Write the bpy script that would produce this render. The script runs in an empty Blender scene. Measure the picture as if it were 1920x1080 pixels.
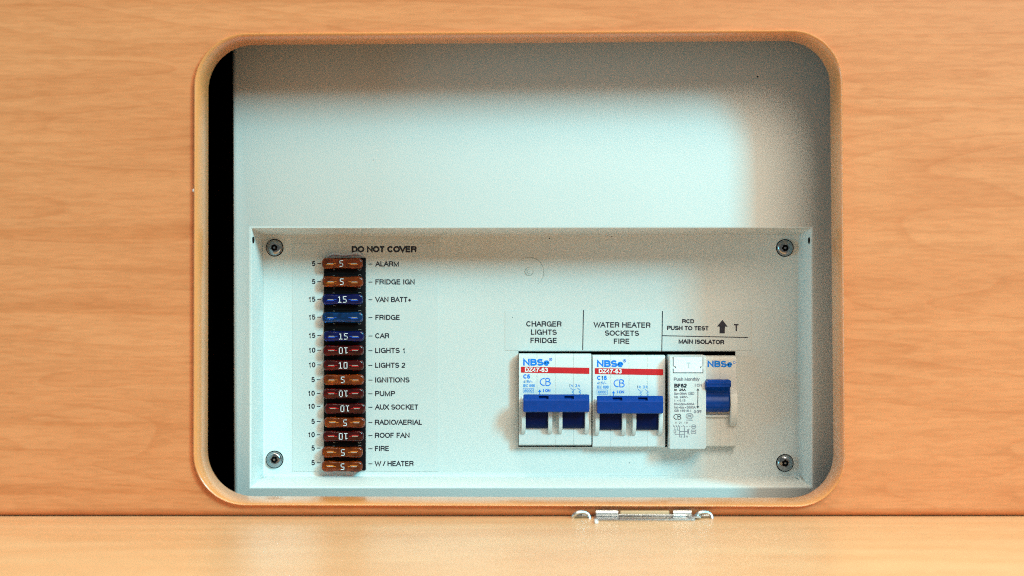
import bpy, bmesh, math, random
from mathutils import Vector, Matrix
R = math.radians
random.seed(4)
S = bpy.context.scene
COL = S.collection

# ------------------------------------------------------------------ camera, light, exposure
CAM_D = 0.9            # metres from the recessed panel to the lens
PX = 0.00026           # one photo pixel on the recessed panel, in metres
cam = bpy.data.cameras.new('camera')
camo = bpy.data.objects.new('camera', cam); COL.objects.link(camo)
camo.location = (0, -CAM_D, 0); camo.rotation_euler = (R(90), 0, 0)
cam.sensor_width = 36; cam.lens = 36 * CAM_D / (1920 * PX)
cam.clip_start = 0.01; cam.clip_end = 20
cam.dof.use_dof = True; cam.dof.focus_distance = CAM_D - 0.006; cam.dof.aperture_fstop = 7.5
S.camera = camo

W = bpy.data.worlds.new('World'); S.world = W; W.use_nodes = True
W.node_tree.nodes['Background'].inputs[0].default_value = (0.94, 0.97, 0.91, 1)
W.node_tree.nodes['Background'].inputs[1].default_value = 0.19

def area(name, loc, target, sx, sy, power, col):
    l = bpy.data.lights.new(name, 'AREA'); l.shape = 'RECTANGLE'; l.size = sx; l.size_y = sy
    l.energy = power; l.color = col
    o = bpy.data.objects.new(name, l); COL.objects.link(o); o.location = loc
    o.rotation_euler = (Vector(target) - Vector(loc)).to_track_quat('-Z', 'Y').to_euler()
    return o
area('window_light', (2.60, -3.00, 2.00), (0, 0, 0), 0.70, 1.10, 162, (0.13, 0.86, 1.06))
area('side_fill', (-1.9, -0.75, -0.05), (0, 0, 0), 0.6, 0.6, 12, (0.20, 0.80, 1.0))  # weak cyan fill added from the left for the recess's right wall
area('room_lamp', (0.48, -1.10, 0.86), (0, 0, 0), 0.65, 0.65, 14.2, (1.0, 0.90, 0.72))
area('flap_fill', (0.10, -0.55, 1.50), (0, -0.2, -0.1), 0.9, 0.3, 14, (1.0, 0.88, 0.70))  # unseen fill added overhead to brighten the flap

S.view_settings.view_transform = 'Standard'; S.view_settings.look = 'None'
S.view_settings.exposure = 0.0; S.view_settings.gamma = 1.0
S.cycles.use_denoising = False; S.cycles.use_adaptive_sampling = False; S.cycles.filter_width = 1.05
S.cycles.max_bounces = 10; S.cycles.transmission_bounces = 8; S.cycles.glossy_bounces = 5

# depths (y), recessed panel = 0, towards the camera is negative
Y_BOX, Y_WB, Y_WF = -0.030, -0.058, -0.073

def sc(y): return PX * (CAM_D + y) / CAM_D
def P(px, py, y=0.0):
    s = sc(y); return Vector(((px - 960) * s, y, (540 - py) * s))

# ------------------------------------------------------------------ materials
def mat(name, col, rough=0.5, metal=0.0, var=0.06, vscale=60, bump=0.0, bscale=900, coat=0.0, trans=0.0, ior=1.5, spec=0.5):
    m = bpy.data.materials.new(name); m.use_nodes = True
    nt = m.node_tree; b = nt.nodes['Principled BSDF']
    tc = nt.nodes.new('ShaderNodeTexCoord')
    nz = nt.nodes.new('ShaderNodeTexNoise'); nz.inputs['Scale'].default_value = vscale; nz.inputs['Detail'].default_value = 5
    nt.links.new(tc.outputs['Object'], nz.inputs['Vector'])
    mr = nt.nodes.new('ShaderNodeMapRange'); mr.inputs['From Min'].default_value = 0.3; mr.inputs['From Max'].default_value = 0.7
    mr.inputs['To Min'].default_value = 1 - var; mr.inputs['To Max'].default_value = 1 + var
    nt.links.new(nz.outputs['Fac'], mr.inputs['Value'])
    mx = nt.nodes.new('ShaderNodeVectorMath'); mx.operation = 'SCALE'; mx.inputs[0].default_value = col
    nt.links.new(mr.outputs['Result'], mx.inputs['Scale']); nt.links.new(mx.outputs['Vector'], b.inputs['Base Color'])
    b.inputs['Roughness'].default_value = rough; b.inputs['Metallic'].default_value = metal
    b.inputs['Coat Weight'].default_value = coat; b.inputs['Coat Roughness'].default_value = 0.15
    b.inputs['Transmission Weight'].default_value = trans; b.inputs['IOR'].default_value = ior
    b.inputs['Specular IOR Level'].default_value = spec
    if bump:
        n2 = nt.nodes.new('ShaderNodeTexNoise'); n2.inputs['Scale'].default_value = bscale; n2.inputs['Detail'].default_value = 3
        nt.links.new(tc.outputs['Object'], n2.inputs['Vector'])
        bp = nt.nodes.new('ShaderNodeBump'); bp.inputs['Strength'].default_value = bump; bp.inputs['Distance'].default_value = 0.0003
        nt.links.new(n2.outputs['Fac'], bp.inputs['Height']); nt.links.new(bp.outputs['Normal'], b.inputs['Normal'])
    return m

def wood_mat(name, c_light, c_mid, c_dark, rough=0.36, figure=1.0):
    m = bpy.data.materials.new(name); m.use_nodes = True
    nt = m.node_tree; b = nt.nodes['Principled BSDF']; L = nt.links.new
    tc = nt.nodes.new('ShaderNodeTexCoord')
    def noise(scale, detail=4, sx=1, sz=1, dist=0.0, off=0.0):
        mp = nt.nodes.new('ShaderNodeMapping'); mp.inputs['Scale'].default_value = (sx, sz, sz); mp.inputs['Location'].default_value = (off, off, off)
        L(tc.outputs['Object'], mp.inputs['Vector'])
        n = nt.nodes.new('ShaderNodeTexNoise'); n.inputs['Scale'].default_value = scale; n.inputs['Detail'].default_value = detail
        n.inputs['Distortion'].default_value = dist
        L(mp.outputs['Vector'], n.inputs['Vector']); return n.outputs['Fac']
    def ramp(f, stops):
        r = nt.nodes.new('ShaderNodeValToRGB'); e = r.color_ramp.elements
        e[0].position, e[0].color = stops[0][0], (*stops[0][1], 1); e[1].position, e[1].color = stops[-1][0], (*stops[-1][1], 1)
        for p, c in stops[1:-1]:
            k = e.new(p); k.color = (*c, 1)
        L(f, r.inputs['Fac']); return r.outputs['Color']
    def mul(a, bb, fac):
        x = nt.nodes.new('ShaderNodeMix'); x.data_type = 'RGBA'; x.blend_type = 'MULTIPLY'; x.inputs['Factor'].default_value = fac
        L(a, x.inputs[6]); L(bb, x.inputs[7]); return x.outputs[2]
    base = ramp(noise(9, 5, 0.55, 3.2, 1.2), [(0.28, c_dark), (0.5, c_mid), (0.74, c_light)])
    fine = ramp(noise(60, 6, 0.18, 3.2, 0.3, 3.1), [(0.3, (0.80, 0.74, 0.68)), (0.62, (1, 1, 1))])
    # long growth-ring lines: iso-lines of a stretched noise
    f = noise(3.2, 2.0, 0.55, 4.6, 0.8, 7.3)
    mm = nt.nodes.new('ShaderNodeMath'); mm.operation = 'MULTIPLY'; mm.inputs[1].default_value = 15; L(f, mm.inputs[0])
    fr = nt.nodes.new('ShaderNodeMath'); fr.operation = 'FRACT'; L(mm.outputs[0], fr.inputs[0])
    rings = ramp(fr.outputs[0], [(0.0, (1, 1, 1)), (0.55, (0.99, 0.97, 0.95)), (0.82, (0.90, 0.80, 0.70)), (0.90, (0.78, 0.62, 0.48)), (0.94, (1, 1, 1))])
    flecks = ramp(noise(520, 3, 0.22, 1.7, 0, 1.7), [(0.40, (0.86, 0.80, 0.74)), (0.56, (1, 1, 1))])
    thin = ramp(noise(26, 3, 0.10, 4.0, 0.5, 11.0), [(0.335, (0.90, 0.82, 0.74)), (0.40, (1, 1, 1))])
    c = mul(base, fine, 0.42); c = mul(c, thin, 0.8 * figure); c = mul(c, rings, 0.34 * figure); c = mul(c, flecks, 0.55)
    L(c, b.inputs['Base Color'])
    b.inputs['Roughness'].default_value = rough
    n2 = noise(160, 4, 0.15, 2.5)
    bp = nt.nodes.new('ShaderNodeBump'); bp.inputs['Strength'].default_value = 0.12; bp.inputs['Distance'].default_value = 0.0003
    L(n2, bp.inputs['Height']); L(bp.outputs['Normal'], b.inputs['Normal'])
    return m

M = {}
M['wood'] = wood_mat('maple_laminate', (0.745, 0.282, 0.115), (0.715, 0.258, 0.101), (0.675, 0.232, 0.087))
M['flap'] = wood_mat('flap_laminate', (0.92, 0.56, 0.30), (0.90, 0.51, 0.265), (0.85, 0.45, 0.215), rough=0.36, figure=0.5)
M['trim'] = mat('plastic_edging', (0.74, 0.285, 0.090), 0.28, var=0.06, vscale=25, bump=0.08, coat=0.4)
M['paint'] = mat('powder_coated_steel', (0.66, 0.68, 0.66), 0.42, var=0.012, vscale=30, bump=0.35, bscale=1600)
M['dark'] = mat('dark_cupboard_interior', (0.008, 0.006, 0.005), 0.9, var=0.2, spec=0.05)  # near-black colour stands in for the shade inside
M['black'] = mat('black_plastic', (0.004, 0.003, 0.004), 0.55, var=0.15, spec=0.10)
M['film'] = mat('label_film', (0.645, 0.668, 0.65), 0.30, var=0.02, vscale=45, bump=0.10, bscale=300)
M['tape'] = mat('clear_tape', (0.66, 0.67, 0.64), 0.22, var=0.03, vscale=70, bump=0.12, bscale=220)
M['ink'] = mat('black_ink', (0.012, 0.014, 0.028), 0.5, var=0.1)
M['scuff'] = mat('grey_scuff', (0.50, 0.50, 0.48), 0.6, var=0.2)
M['ring'] = mat('knockout_line', (0.42, 0.43, 0.40), 0.5, var=0.3, vscale=400)
M['white'] = mat('white_moulded_plastic', (0.73, 0.74, 0.73), 0.38, var=0.012, vscale=90, bump=0.06)
M['ivory'] = mat('ivory_moulded_plastic', (0.69, 0.68, 0.64), 0.4, var=0.02, vscale=90, bump=0.06)
M['button'] = mat('bright_white_button', (0.90, 0.93, 0.97), 0.25, var=0.01)
M['blue'] = mat('blue_handle_plastic', (0.0, 0.045, 0.27), 0.32, var=0.07, vscale=300, bump=0.05, spec=0.2)
M['navy'] = mat('dark_blue_plastic', (0.0, 0.006, 0.055), 0.5, var=0.10, vscale=300, spec=0.12)
M['printblue'] = mat('blue_print', (0.0, 0.23, 0.82), 0.4, var=0.05)
M['printpale'] = mat('pale_blue_print', (0.10, 0.36, 0.76), 0.4, var=0.1, vscale=2000)
M['printred'] = mat('red_print', (0.66, 0.010, 0.018), 0.4, var=0.05)
M['printwhite'] = mat('white_print', (0.88, 0.88, 0.88), 0.4, var=0.03)
M['printfuse'] = mat('fuse_print', (0.74, 0.74, 0.76), 0.4, var=0.05)
M['spacer'] = mat('tan_nylon_spacer', (0.75, 0.44, 0.24), 0.4, var=0.1, trans=0.2)
M['faint'] = mat('faint_grey_print', (0.62, 0.66, 0.68), 0.4, var=0.1)
M['printgrey'] = mat('grey_print', (0.20, 0.20, 0.24), 0.5, var=0.1)
M['steel'] = mat('zinc_plated_steel', (0.34, 0.36, 0.38), 0.20, metal=1.0, var=0.1, vscale=900, bump=0.1)
M['hinge'] = mat('brushed_hinge_steel', (0.60, 0.61, 0.62), 0.34, metal=1.0, var=0.1, vscale=900, bump=0.1)
M['blade'] = mat('tinned_blade', (0.80, 0.78, 0.72), 0.28, metal=0.85, var=0.15, vscale=1200)
M['silicone'] = mat('silicone_sealant', (0.62, 0.68, 0.76), 0.25, var=0.08, vscale=300)
M['fuse_orange'] = mat('tan_fuse_plastic', (0.55, 0.082, 0.004), 0.2, var=0.5, vscale=420, trans=0.78, spec=0.35)
M['fuse_red'] = mat('red_fuse_plastic', (0.19, 0.001, 0.002), 0.2, var=0.5, vscale=420, trans=0.78, spec=0.35)
M['fuse_blue'] = mat('blue_fuse_plastic', (0.0, 0.014, 0.20), 0.2, var=0.4, vscale=420, trans=0.75, spec=0.35)
M['fuse_bright'] = mat('light_blue_fuse_plastic', (0.0, 0.085, 0.30), 0.14, var=0.5, vscale=420, trans=0.75, spec=0.5)
M['el_orange'] = mat('amber_tinted_metal', (0.95, 0.30, 0.05), 0.3, metal=0.5, var=0.35, vscale=900)
M['el_red'] = mat('red_tinted_metal', (0.75, 0.02, 0.02), 0.3, metal=0.5, var=0.35, vscale=900)
M['el_blue'] = mat('blue_tinted_metal', (0.04, 0.16, 0.85), 0.3, metal=0.5, var=0.35, vscale=900)

# ------------------------------------------------------------------ object helpers
def world_origin(o):
    v = Vector((0, 0, 0))
    while o: v += o.location; o = o.parent
    return v
def finish(me, m, smooth=35):
    if m: me.materials.append(m)
    if smooth:
        for p in me.polygons: p.use_smooth = True
        me.set_sharp_from_angle(angle=R(smooth))
def obj(name, bm, m, parent=None, smooth=35):
    """bm is in world coordinates; the object's mesh is stored relative to its thing's origin"""
    bmesh.ops.recalc_face_normals(bm, faces=bm.faces)
    me = bpy.data.meshes.new(name)
    if parent: bmesh.ops.translate(bm, verts=bm.verts, vec=-world_origin(parent))
    bm.to_mesh(me); bm.free(); finish(me, m, smooth)
    o = bpy.data.objects.new(name, me); COL.objects.link(o)
    if parent: o.parent = parent
    return o
def thing(name, label, cat, loc, group=None):
    o = bpy.data.objects.new(name, None); COL.objects.link(o); o.location = loc; o.empty_display_size = 0.01
    o['label'] = label; o['category'] = cat
    if group: o['group'] = group
    return o

def add_box(bm, x0, x1, y0, y1, z0, z1, bev=0.0, seg=2):
    r = bmesh.ops.create_cube(bm, size=1)
    vs = r['verts']
    for v in vs:
        v.co = Vector((x0 + (v.co.x + .5) * (x1 - x0), y0 + (v.co.y + .5) * (y1 - y0), z0 + (v.co.z + .5) * (z1 - z0)))
    if bev:
        es = {e for v in vs for e in v.link_edges}
        bmesh.ops.bevel(bm, geom=list(es), offset=bev, segments=seg, affect='EDGES', profile=0.6)
def box_px(bm, a, b, yf, yb, bev=0.0, seg=2):
    """box whose front face covers photo pixels a=(x0,y0) to b=(x1,y1) at depth yf, reaching back to yb"""
    p, q = P(a[0], a[1], yf), P(b[0], b[1], yf)
    add_box(bm, min(p.x, q.x), max(p.x, q.x), yf, yb, min(p.z, q.z), max(p.z, q.z), bev, seg)
def add_prism(bm, pts, y0, y1):
    """pts: list of (x,z) metres"""
    a = [bm.verts.new((x, y0, z)) for x, z in pts]; b = [bm.verts.new((x, y1, z)) for x, z in pts]
    n = len(pts)
    bm.faces.new(a); bm.faces.new(b[::-1])
    for i in range(n): bm.faces.new((a[i], b[i], b[(i + 1) % n], a[(i + 1) % n]))
def add_xprism(bm, prof, x0, x1):
    """prof: list of (y,z); extruded along x"""
    a = [bm.verts.new((x0, y, z)) for y, z in prof]; b = [bm.verts.new((x1, y, z)) for y, z in prof]
    n = len(prof)
    bm.faces.new(a); bm.faces.new(b[::-1])
    for i in range(n): bm.faces.new((a[i], b[i], b[(i + 1) % n], a[(i + 1) % n]))
def loft(bm, rings, closed=True, cap0=False, cap1=False):
    vr = [[bm.verts.new(p) for p in r] for r in rings]
    n = len(rings[0])
    for a, b in zip(vr, vr[1:]):
        for i in range(n if closed else n - 1):
            j = (i + 1) % n; bm.faces.new((a[i], a[j], b[j], b[i]))
    if cap0: bm.faces.new(vr[0])
    if cap1: bm.faces.new(vr[-1])
    return vr
def tube(bm, pts, r, n=8):
    rings = []
    for i, p in enumerate(pts):
        d = (pts[min(i + 1, len(pts) - 1)] - pts[max(i - 1, 0)]).normalized()
        up = Vector((0, 1, 0)) if abs(d.y) < 0.9 else Vector((0, 0, 1))
        u = d.cross(up).normalized(); w = u.cross(d)
        rr = r[i] if isinstance(r, (list, tuple)) else r
        rings.append([p + (u * math.cos(t) + w * math.sin(t)) * rr for t in [2 * math.pi * k / n for k in range(n)]])
    loft(bm, rings, True, True, True)
_lift = [0]
def stroke_px(bm, pts, w, y, th=0.0):
    """flat ink line through photo pixels, w pixels wide: one mitred ribbon; each ribbon 2 microns prouder than the last"""
    pts = [p for i, p in enumerate(pts) if i == 0 or math.hypot(p[0] - pts[i - 1][0], p[1] - pts[i - 1][1]) > 0.02]
    if len(pts) < 2: return
    _lift[0] = (_lift[0] + 1) % 6; y = y - 0.000002 * _lift[0]
    closed = len(pts) > 3 and math.hypot(pts[0][0] - pts[-1][0], pts[0][1] - pts[-1][1]) < 0.05
    if closed: pts = pts[:-1]
    n = len(pts); L = []; Rr = []
    def unit(a, b):
        d = (b[0] - a[0], b[1] - a[1]); l = math.hypot(*d) or 1; return d[0] / l, d[1] / l
    for i, p in enumerate(pts):
        if closed or 0 < i < n - 1:
            d0 = unit(pts[i - 1], p); d1 = unit(p, pts[(i + 1) % n])
            m = (-(d0[1] + d1[1]), d0[0] + d1[0]); l = math.hypot(*m)
            if l < 0.3: m = (-d0[1], d0[0]); f = 1
            else: m = (m[0] / l, m[1] / l); f = min(2.0, 1 / max(0.3, m[0] * -d0[1] + m[1] * d0[0]))
        else:
            d0 = unit(pts[0], pts[1]) if i == 0 else unit(pts[-2], pts[-1]); m = (-d0[1], d0[0]); f = 1
        o = w / 2 * f
        L.append(bm.verts.new(P(p[0] + m[0] * o, p[1] + m[1] * o, y))); Rr.append(bm.verts.new(P(p[0] - m[0] * o, p[1] - m[1] * o, y)))
    for i in range(n if closed else n - 1):
        q = (i + 1) % n
        bm.faces.new((L[i], L[q], Rr[q], Rr[i]))

# ------------------------------------------------------------------ lettering: a plain grotesque drawn as strokes, cap height 1
def arc(cx, cy, rx, ry, a0, a1, n=9): return [(cx + rx * math.cos(R(a0 + (a1 - a0) * k / n)), cy + ry * math.sin(R(a0 + (a1 - a0) * k / n))) for k in range(n + 1)]
GLYPH = {
 'A': (.90, [[(.03, 0), (.45, 1), (.87, 0)], [(.18, .36), (.72, .36)]]),
 'B': (.92, [[(.14, 1), (.50, 1)] + arc(.54, .765, .22, .235, 90, -90) + [(.14, .53)], [(.54, .53)] + arc(.56, .265, .26, .265, 90, -90) + [(.14, 0), (.14, 1)]]),
 'C': (.98, [arc(.50, .5, .39, .5, 38, 322, 20)]),
 'D': (.98, [[(.14, 0), (.14, 1), (.48, 1)] + arc(.48, .5, .38, .5, 90, -90, 14) + [(.14, 0)]]),
 'E': (.86, [[(.78, 1), (.14, 1), (.14, 0), (.80, 0)], [(.14, .53), (.73, .53)]]),
 'F': (.80, [[(.74, 1), (.14, 1), (.14, 0)], [(.14, .52), (.66, .52)]]),
 'G': (1.04, [arc(.52, .5, .41, .5, 42, 340, 20), [(.56, .48), (.92, .48), (.92, .0)]]),
 'H': (.98, [[(.14, 0), (.14, 1)], [(.84, 0), (.84, 1)], [(.14, .53), (.84, .53)]]),
 'I': (.36, [[(.18, 0), (.18, 1)]]),
 'J': (.70, [[(.55, 1), (.55, .28)] + arc(.32, .26, .23, .26, 0, -170)]),
 'K': (.92, [[(.14, 0), (.14, 1)], [(.82, 1), (.14, .38)], [(.40, .60), (.88, 0)]]),
 'L': (.74, [[(.14, 1), (.14, 0), (.70, 0)]]),
 'M': (1.14, [[(.13, 0), (.13, 1), (.57, .02), (1.01, 1), (1.01, 0)]]),
 'N': (.98, [[(.14, 0), (.14, 1), (.84, 0), (.84, 1)]]),
 'O': (1.06, [arc(.53, .5, .43, .5, 0, 360, 28)]),
 'P': (.90, [[(.14, 0), (.14, 1), (.55, 1)] + arc(.57, .735, .24, .265, 90, -90) + [(.14, .47)]]),
 'R': (.97, [[(.14, 0), (.14, 1), (.58, 1)] + arc(.60, .75, .24, .25, 90, -90) + [(.14, .50)], [(.56, .50), (.72, .44), (.79, .30), (.82, .04), (.87, 0)]]),
 'S': (.90, [arc(.45, .745, .31, .255, 25, 250, 12) + [(.52, .48)] + arc(.46, .265, .35, .265, 62, -160, 12)]),
 'T': (.84, [[(.03, 1), (.81, 1)], [(.42, .97), (.42, 0)]]),
 'U': (.98, [[(.13, 1), (.13, .38)] + arc(.49, .36, .36, .36, 180, 360, 14) + [(.85, .38), (.85, 1)]]),
 'V': (.88, [[(.03, 1), (.44, 0), (.85, 1)]]),
 'W': (1.28, [[(.03, 1), (.34, 0), (.64, .96), (.94, 0), (1.25, 1)]]),
 'X': (.90, [[(.05, 0), (.85, 1)], [(.05, 1), (.85, 0)]]),
 'Z': (.84, [[(.06, 1), (.78, 1), (.05, 0), (.80, 0)]]),
 '0': (.78, [arc(.39, .5, .28, .5, 0, 360, 24)]), '1': (.78, [[(.18, .74), (.30, .78), (.44, .90), (.46, 1), (.46, 0)]]),
 '2': (.78, [arc(.39, .70, .28, .30, 165, -30, 10) + [(.12, .12), (.10, 0), (.68, 0)]]),
 '3': (.78, [arc(.38, .76, .25, .24, 160, -80, 10), arc(.38, .27, .29, .27, 80, -165, 12)]),
 '4': (.78, [[(.54, 0), (.54, 1), (.07, .30), (.72, .30)]]),
 '5': (.78, [[(.64, 1), (.20, 1), (.13, .50)] + arc(.37, .31, .29, .31, 128, -155, 14)]),
 '6': (.78, [arc(.39, .31, .27, .31, 160, 520, 20), [(.12, .36), (.14, .62)] + arc(.42, .70, .26, .30, 160, 30, 8)]),
 '7': (.78, [[(.08, 1), (.69, 1), (.46, .62), (.32, .25), (.28, 0)]]),
 '8': (.78, [arc(.39, .755, .24, .245, -90, 270, 18), arc(.39, .27, .29, .27, -90, 270, 18)]),
 '9': (.78, [arc(.39, .69, .27, .31, -20, 340, 20), [(.66, .64), (.64, .38)] + arc(.36, .30, .26, .30, -20, -150, 8)]),
 '/': (.40, [[(0, -.04), (.40, 1.04)]]), '+': (.82, [[(.08, .36), (.74, .36)], [(.41, .03), (.41, .69)]]),
 '-': (.46, [[(.06, .34), (.40, .34)]]), '=': (.82, [[(.08, .24), (.74, .24)], [(.08, .50), (.74, .50)]]),
 '<': (.82, [[(.74, .66), (.10, .36), (.74, .06)]]), '~': (.82, [[(.08, .30), (.24, .44), (.56, .28), (.74, .42)]]), '.': (.39, [[(.14, .0), (.26, .0)]]), ' ': (.39, []),
 'n': (.78, [[(.14, 0), (.14, .72)], [(.14, .46)] + arc(.40, .44, .26, .28, 150, 0, 8) + [(.66, 0)]]),
 'm': (1.14, [[(.12, 0), (.12, .72)], [(.12, .46)] + arc(.35, .46, .22, .26, 150, 0, 8) + [(.57, 0)], [(.57, .46)] + arc(.80, .46, .22, .26, 150, 0, 8) + [(1.02, 0)]]),
 'c': (.70, [arc(.38, .36, .27, .36, 42, 318, 14)]), 'o': (.78, [arc(.39, .36, .29, .36, 0, 360, 20)]),
 'e': (.78, [[(.12, .37), (.66, .37)] + arc(.39, .36, .28, .36, 12, 318, 16)]),
 't': (.40, [[(.19, .94), (.19, .12), (.24, 0), (.36, .01)], [(.02, .70), (.36, .70)]]),
 'u': (.78, [[(.13, .72), (.13, .26)] + arc(.38, .26, .25, .26, 180, 350, 8) + [(.65, .26)], [(.65, .72), (.65, 0)]]),
 's': (.70, [arc(.35, .53, .22, .19, 30, 240, 8) + arc(.35, .19, .25, .19, 62, -155, 9)]),
 'h': (.78, [[(.14, 0), (.14, 1)], [(.14, .46)] + arc(.40, .44, .26, .28, 150, 0, 8) + [(.66, 0)]]),
 'l': (.32, [[(.16, 0), (.16, 1)]]), 'y': (.70, [[(.04, .72), (.35, .04)], [(.66, .72), (.34, -.06), (.22, -.26), (.08, -.26)]]),
 '\u0394': (.90, [[(.05, 0), (.45, 1), (.85, 0), (.05, 0)]]),
}
def text_px(bm, s, x0, x1, base, h, y, bold=0.0, tilt=0.0):
    """string from pixel x0 to x1, baseline row `base`, cap height h pixels; bold widens the stroke; tilt = rows dropped per column"""
    base += h * 0.02; h *= 1.06; w = h * (0.180 + bold * 2.3)
    xmin, xmax, x, items = 9e9, -9e9, 0.0, []
    for ch in s:
        a, st = GLYPH[ch]
        for pts in st:
            q = [(px + x, py) for px, py in pts]; items.append(q)
            xmin = min(xmin, min(v[0] for v in q)); xmax = max(xmax, max(v[0] for v in q))
        x += a + 0.05
    if xmax - xmin < 0.01: kx = 0; xa = (x0 + x1) / 2
    else: kx = (x1 - x0 - w) / (xmax - xmin); xa = x0 + w / 2
    for q in items:
        g = [(xa + (px - xmin) * kx, base + tilt * (xa + (px - xmin) * kx - x0) - (w / 2 + py * (h - w))) for px, py in q]
        if math.hypot(g[0][0] - g[-1][0], g[0][1] - g[-1][1]) > 0.05:      # stems run on to the cap line and the baseline
            for e, f in ((0, 1), (-1, -2)):
                dx_, dy_ = g[e][0] - g[f][0], g[e][1] - g[f][1]; l = math.hypot(dx_, dy_)
                if l > 0.01 and abs(dy_) / l > 0.6 and min(abs(q[e][1] - v) for v in (0, 1, 0.72)) < 0.03:
                    k = (w / 2) / abs(dy_); g[e] = (g[e][0] + dx_ * k, g[e][1] + dy_ * k)
        stroke_px(bm, g, w, y)
def lettering(parent, items, m, y, name='lettering'):
    """each item: (string, x0, x1, baseline, capheight[, bold[, tilt]]) -> one flat print object"""
    bm = bmesh.new()
    for it in items:
        s, x0, x1, b, h = it[:5]; bold = it[5] if len(it) > 5 else 0.0; tilt = it[6] if len(it) > 6 else 0.0
        text_px(bm, s, x0, x1, b, h, y, bold, tilt)
    return flat(name, bm, m, parent)
def flat(name, bm, m, parent):
    for f in bm.faces:
        f.normal_update()
        if f.normal.y > 0: f.normal_flip()
    me = bpy.data.meshes.new(name)
    if parent: bmesh.ops.translate(bm, verts=bm.verts, vec=-world_origin(parent))
    bm.to_mesh(me); bm.free(); me.materials.append(m)
    o = bpy.data.objects.new(name, me); COL.objects.link(o); o.parent = parent
    return o

# ------------------------------------------------------------------ the setting: cupboard wall, its edging, the dark inside
def round_loop(tl, tr, br, bl, rad, y, n=14):
    """rounded quadrilateral through pixel corners at depth y, clockwise from the top-left"""
    c = [P(*q, y) for q in (tl, tr, br, bl)]; pts = []
    for i in range(4):
        p = c[i]; a = (c[i - 1] - p).normalized(); b = (c[(i + 1) % 4] - p).normalized()
        r = rad[i] * sc(y)
        p0, p1 = p + a * r, p + b * r
        ctr = p + (a + b) * r
        for k in range(n + 1):
            t = k / n * math.pi / 2
            pts.append(ctr - b * r * math.cos(t) - a * r * math.sin(t))
        # sides get intermediate points for an even mesh
        nx = c[(i + 1) % 4]; r2 = rad[(i + 1) % 4] * sc(y)
        q1 = nx + (p - nx).normalized() * r2
        for k in range(1, 12): pts.append(p1.lerp(q1, k / 12))
    return pts
outer = round_loop((365, 63), (1578, 56.5), (1584, 950), (362.5, 947), (100, 96, 92, 98), Y_WF)
inner = round_loop((389.5, 84), (1557, 75), (1565, 934.5), (388, 931), (84, 86, 84, 86), Y_WB)
inner_front = [Vector((p.x, 0, p.z)) for p in inner]
Z_FLAP = P(960, 969, Y_WF).z

# laminate panel with the rounded opening
def wall_panel():
    bm = bmesh.new()
    X0, X1, Z1, Z0 = -0.42, 0.42, 0.36, Z_FLAP + 0.0038
    def sheet(y):
        lo = [bm.verts.new((p.x, y, p.z)) for p in outer]
        ro = [bm.verts.new((x, y, z)) for x, z in ((X0, Z1), (X1, Z1), (X1, Z0), (X0, Z0))]
        es = [bm.edges.new((lo[i], lo[(i + 1) % len(lo)])) for i in range(len(lo))]
        es += [bm.edges.new((ro[i], ro[(i + 1) % 4])) for i in range(4)]
        bmesh.ops.triangle_fill(bm, use_beauty=True, edges=es)
        return lo, ro
    l0, r0 = sheet(Y_WF); l1, r1 = sheet(Y_WB)
    for a, b in ((l0, l1), (r0, r1)):
        for i in range(len(a)):
            j = (i + 1) % len(a); bm.faces.new((a[i], a[j], b[j], b[i]))
    return obj('wall', bm, M['wood'], None, 20)
wall = wall_panel(); wall['kind'] = 'structure'; wall['label'] = 'maple laminate cupboard wall round the opening'
def edging():
    prof = [(-0.010, -0.0726), (-0.004, -0.0737), (0.05, -0.0751), (0.18, -0.0757), (0.36, -0.0755), (0.58, -0.0741),
            (0.80, -0.0716), (0.93, -0.0690), (0.99, -0.0655), (1.0, -0.0620), (1.0, -0.0560)]
    rings = []
    for u, y in prof:
        rings.append([Vector((o.x + (i.x - o.x) * u, y, o.z + (i.z - o.z) * u)) for o, i in zip(outer, inner_front)])
    bm = bmesh.new(); loft(bm, rings)
    return bm
obj('edging_strip', edging(), M['trim'], wall, 60)
bm = bmesh.new()   # the wall's lower edge rolls back above the flap
zc = Z_FLAP + 0.0038
add_xprism(bm, [(Y_WB, zc)] + [(Y_WF + 0.0050 - 0.0050 * math.cos(R(t)), zc - 0.00001 - 0.0037 * math.sin(R(t))) for t in range(0, 91, 15)] + [(Y_WB, zc - 0.0037)], -0.42, 0.42)
obj('lower_edge', bm, M['wood'], wall, 60)
bm = bmesh.new()
p = P(364.5, 357, -0.0745)
bmesh.ops.create_icosphere(bm, subdivisions=2, radius=0.0009, matrix=Matrix.Translation(p) @ Matrix.Scale(0.5, 4, (0, 1, 0)))
obj('paint_fleck', bm, M['button'], wall)

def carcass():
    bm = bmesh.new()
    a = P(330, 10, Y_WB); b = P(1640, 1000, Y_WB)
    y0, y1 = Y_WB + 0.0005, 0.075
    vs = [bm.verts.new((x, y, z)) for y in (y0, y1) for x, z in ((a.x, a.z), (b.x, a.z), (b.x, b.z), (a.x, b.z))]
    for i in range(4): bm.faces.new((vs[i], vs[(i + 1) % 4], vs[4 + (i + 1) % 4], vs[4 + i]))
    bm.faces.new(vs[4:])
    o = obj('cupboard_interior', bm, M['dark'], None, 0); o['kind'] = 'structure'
carcass()

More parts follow.
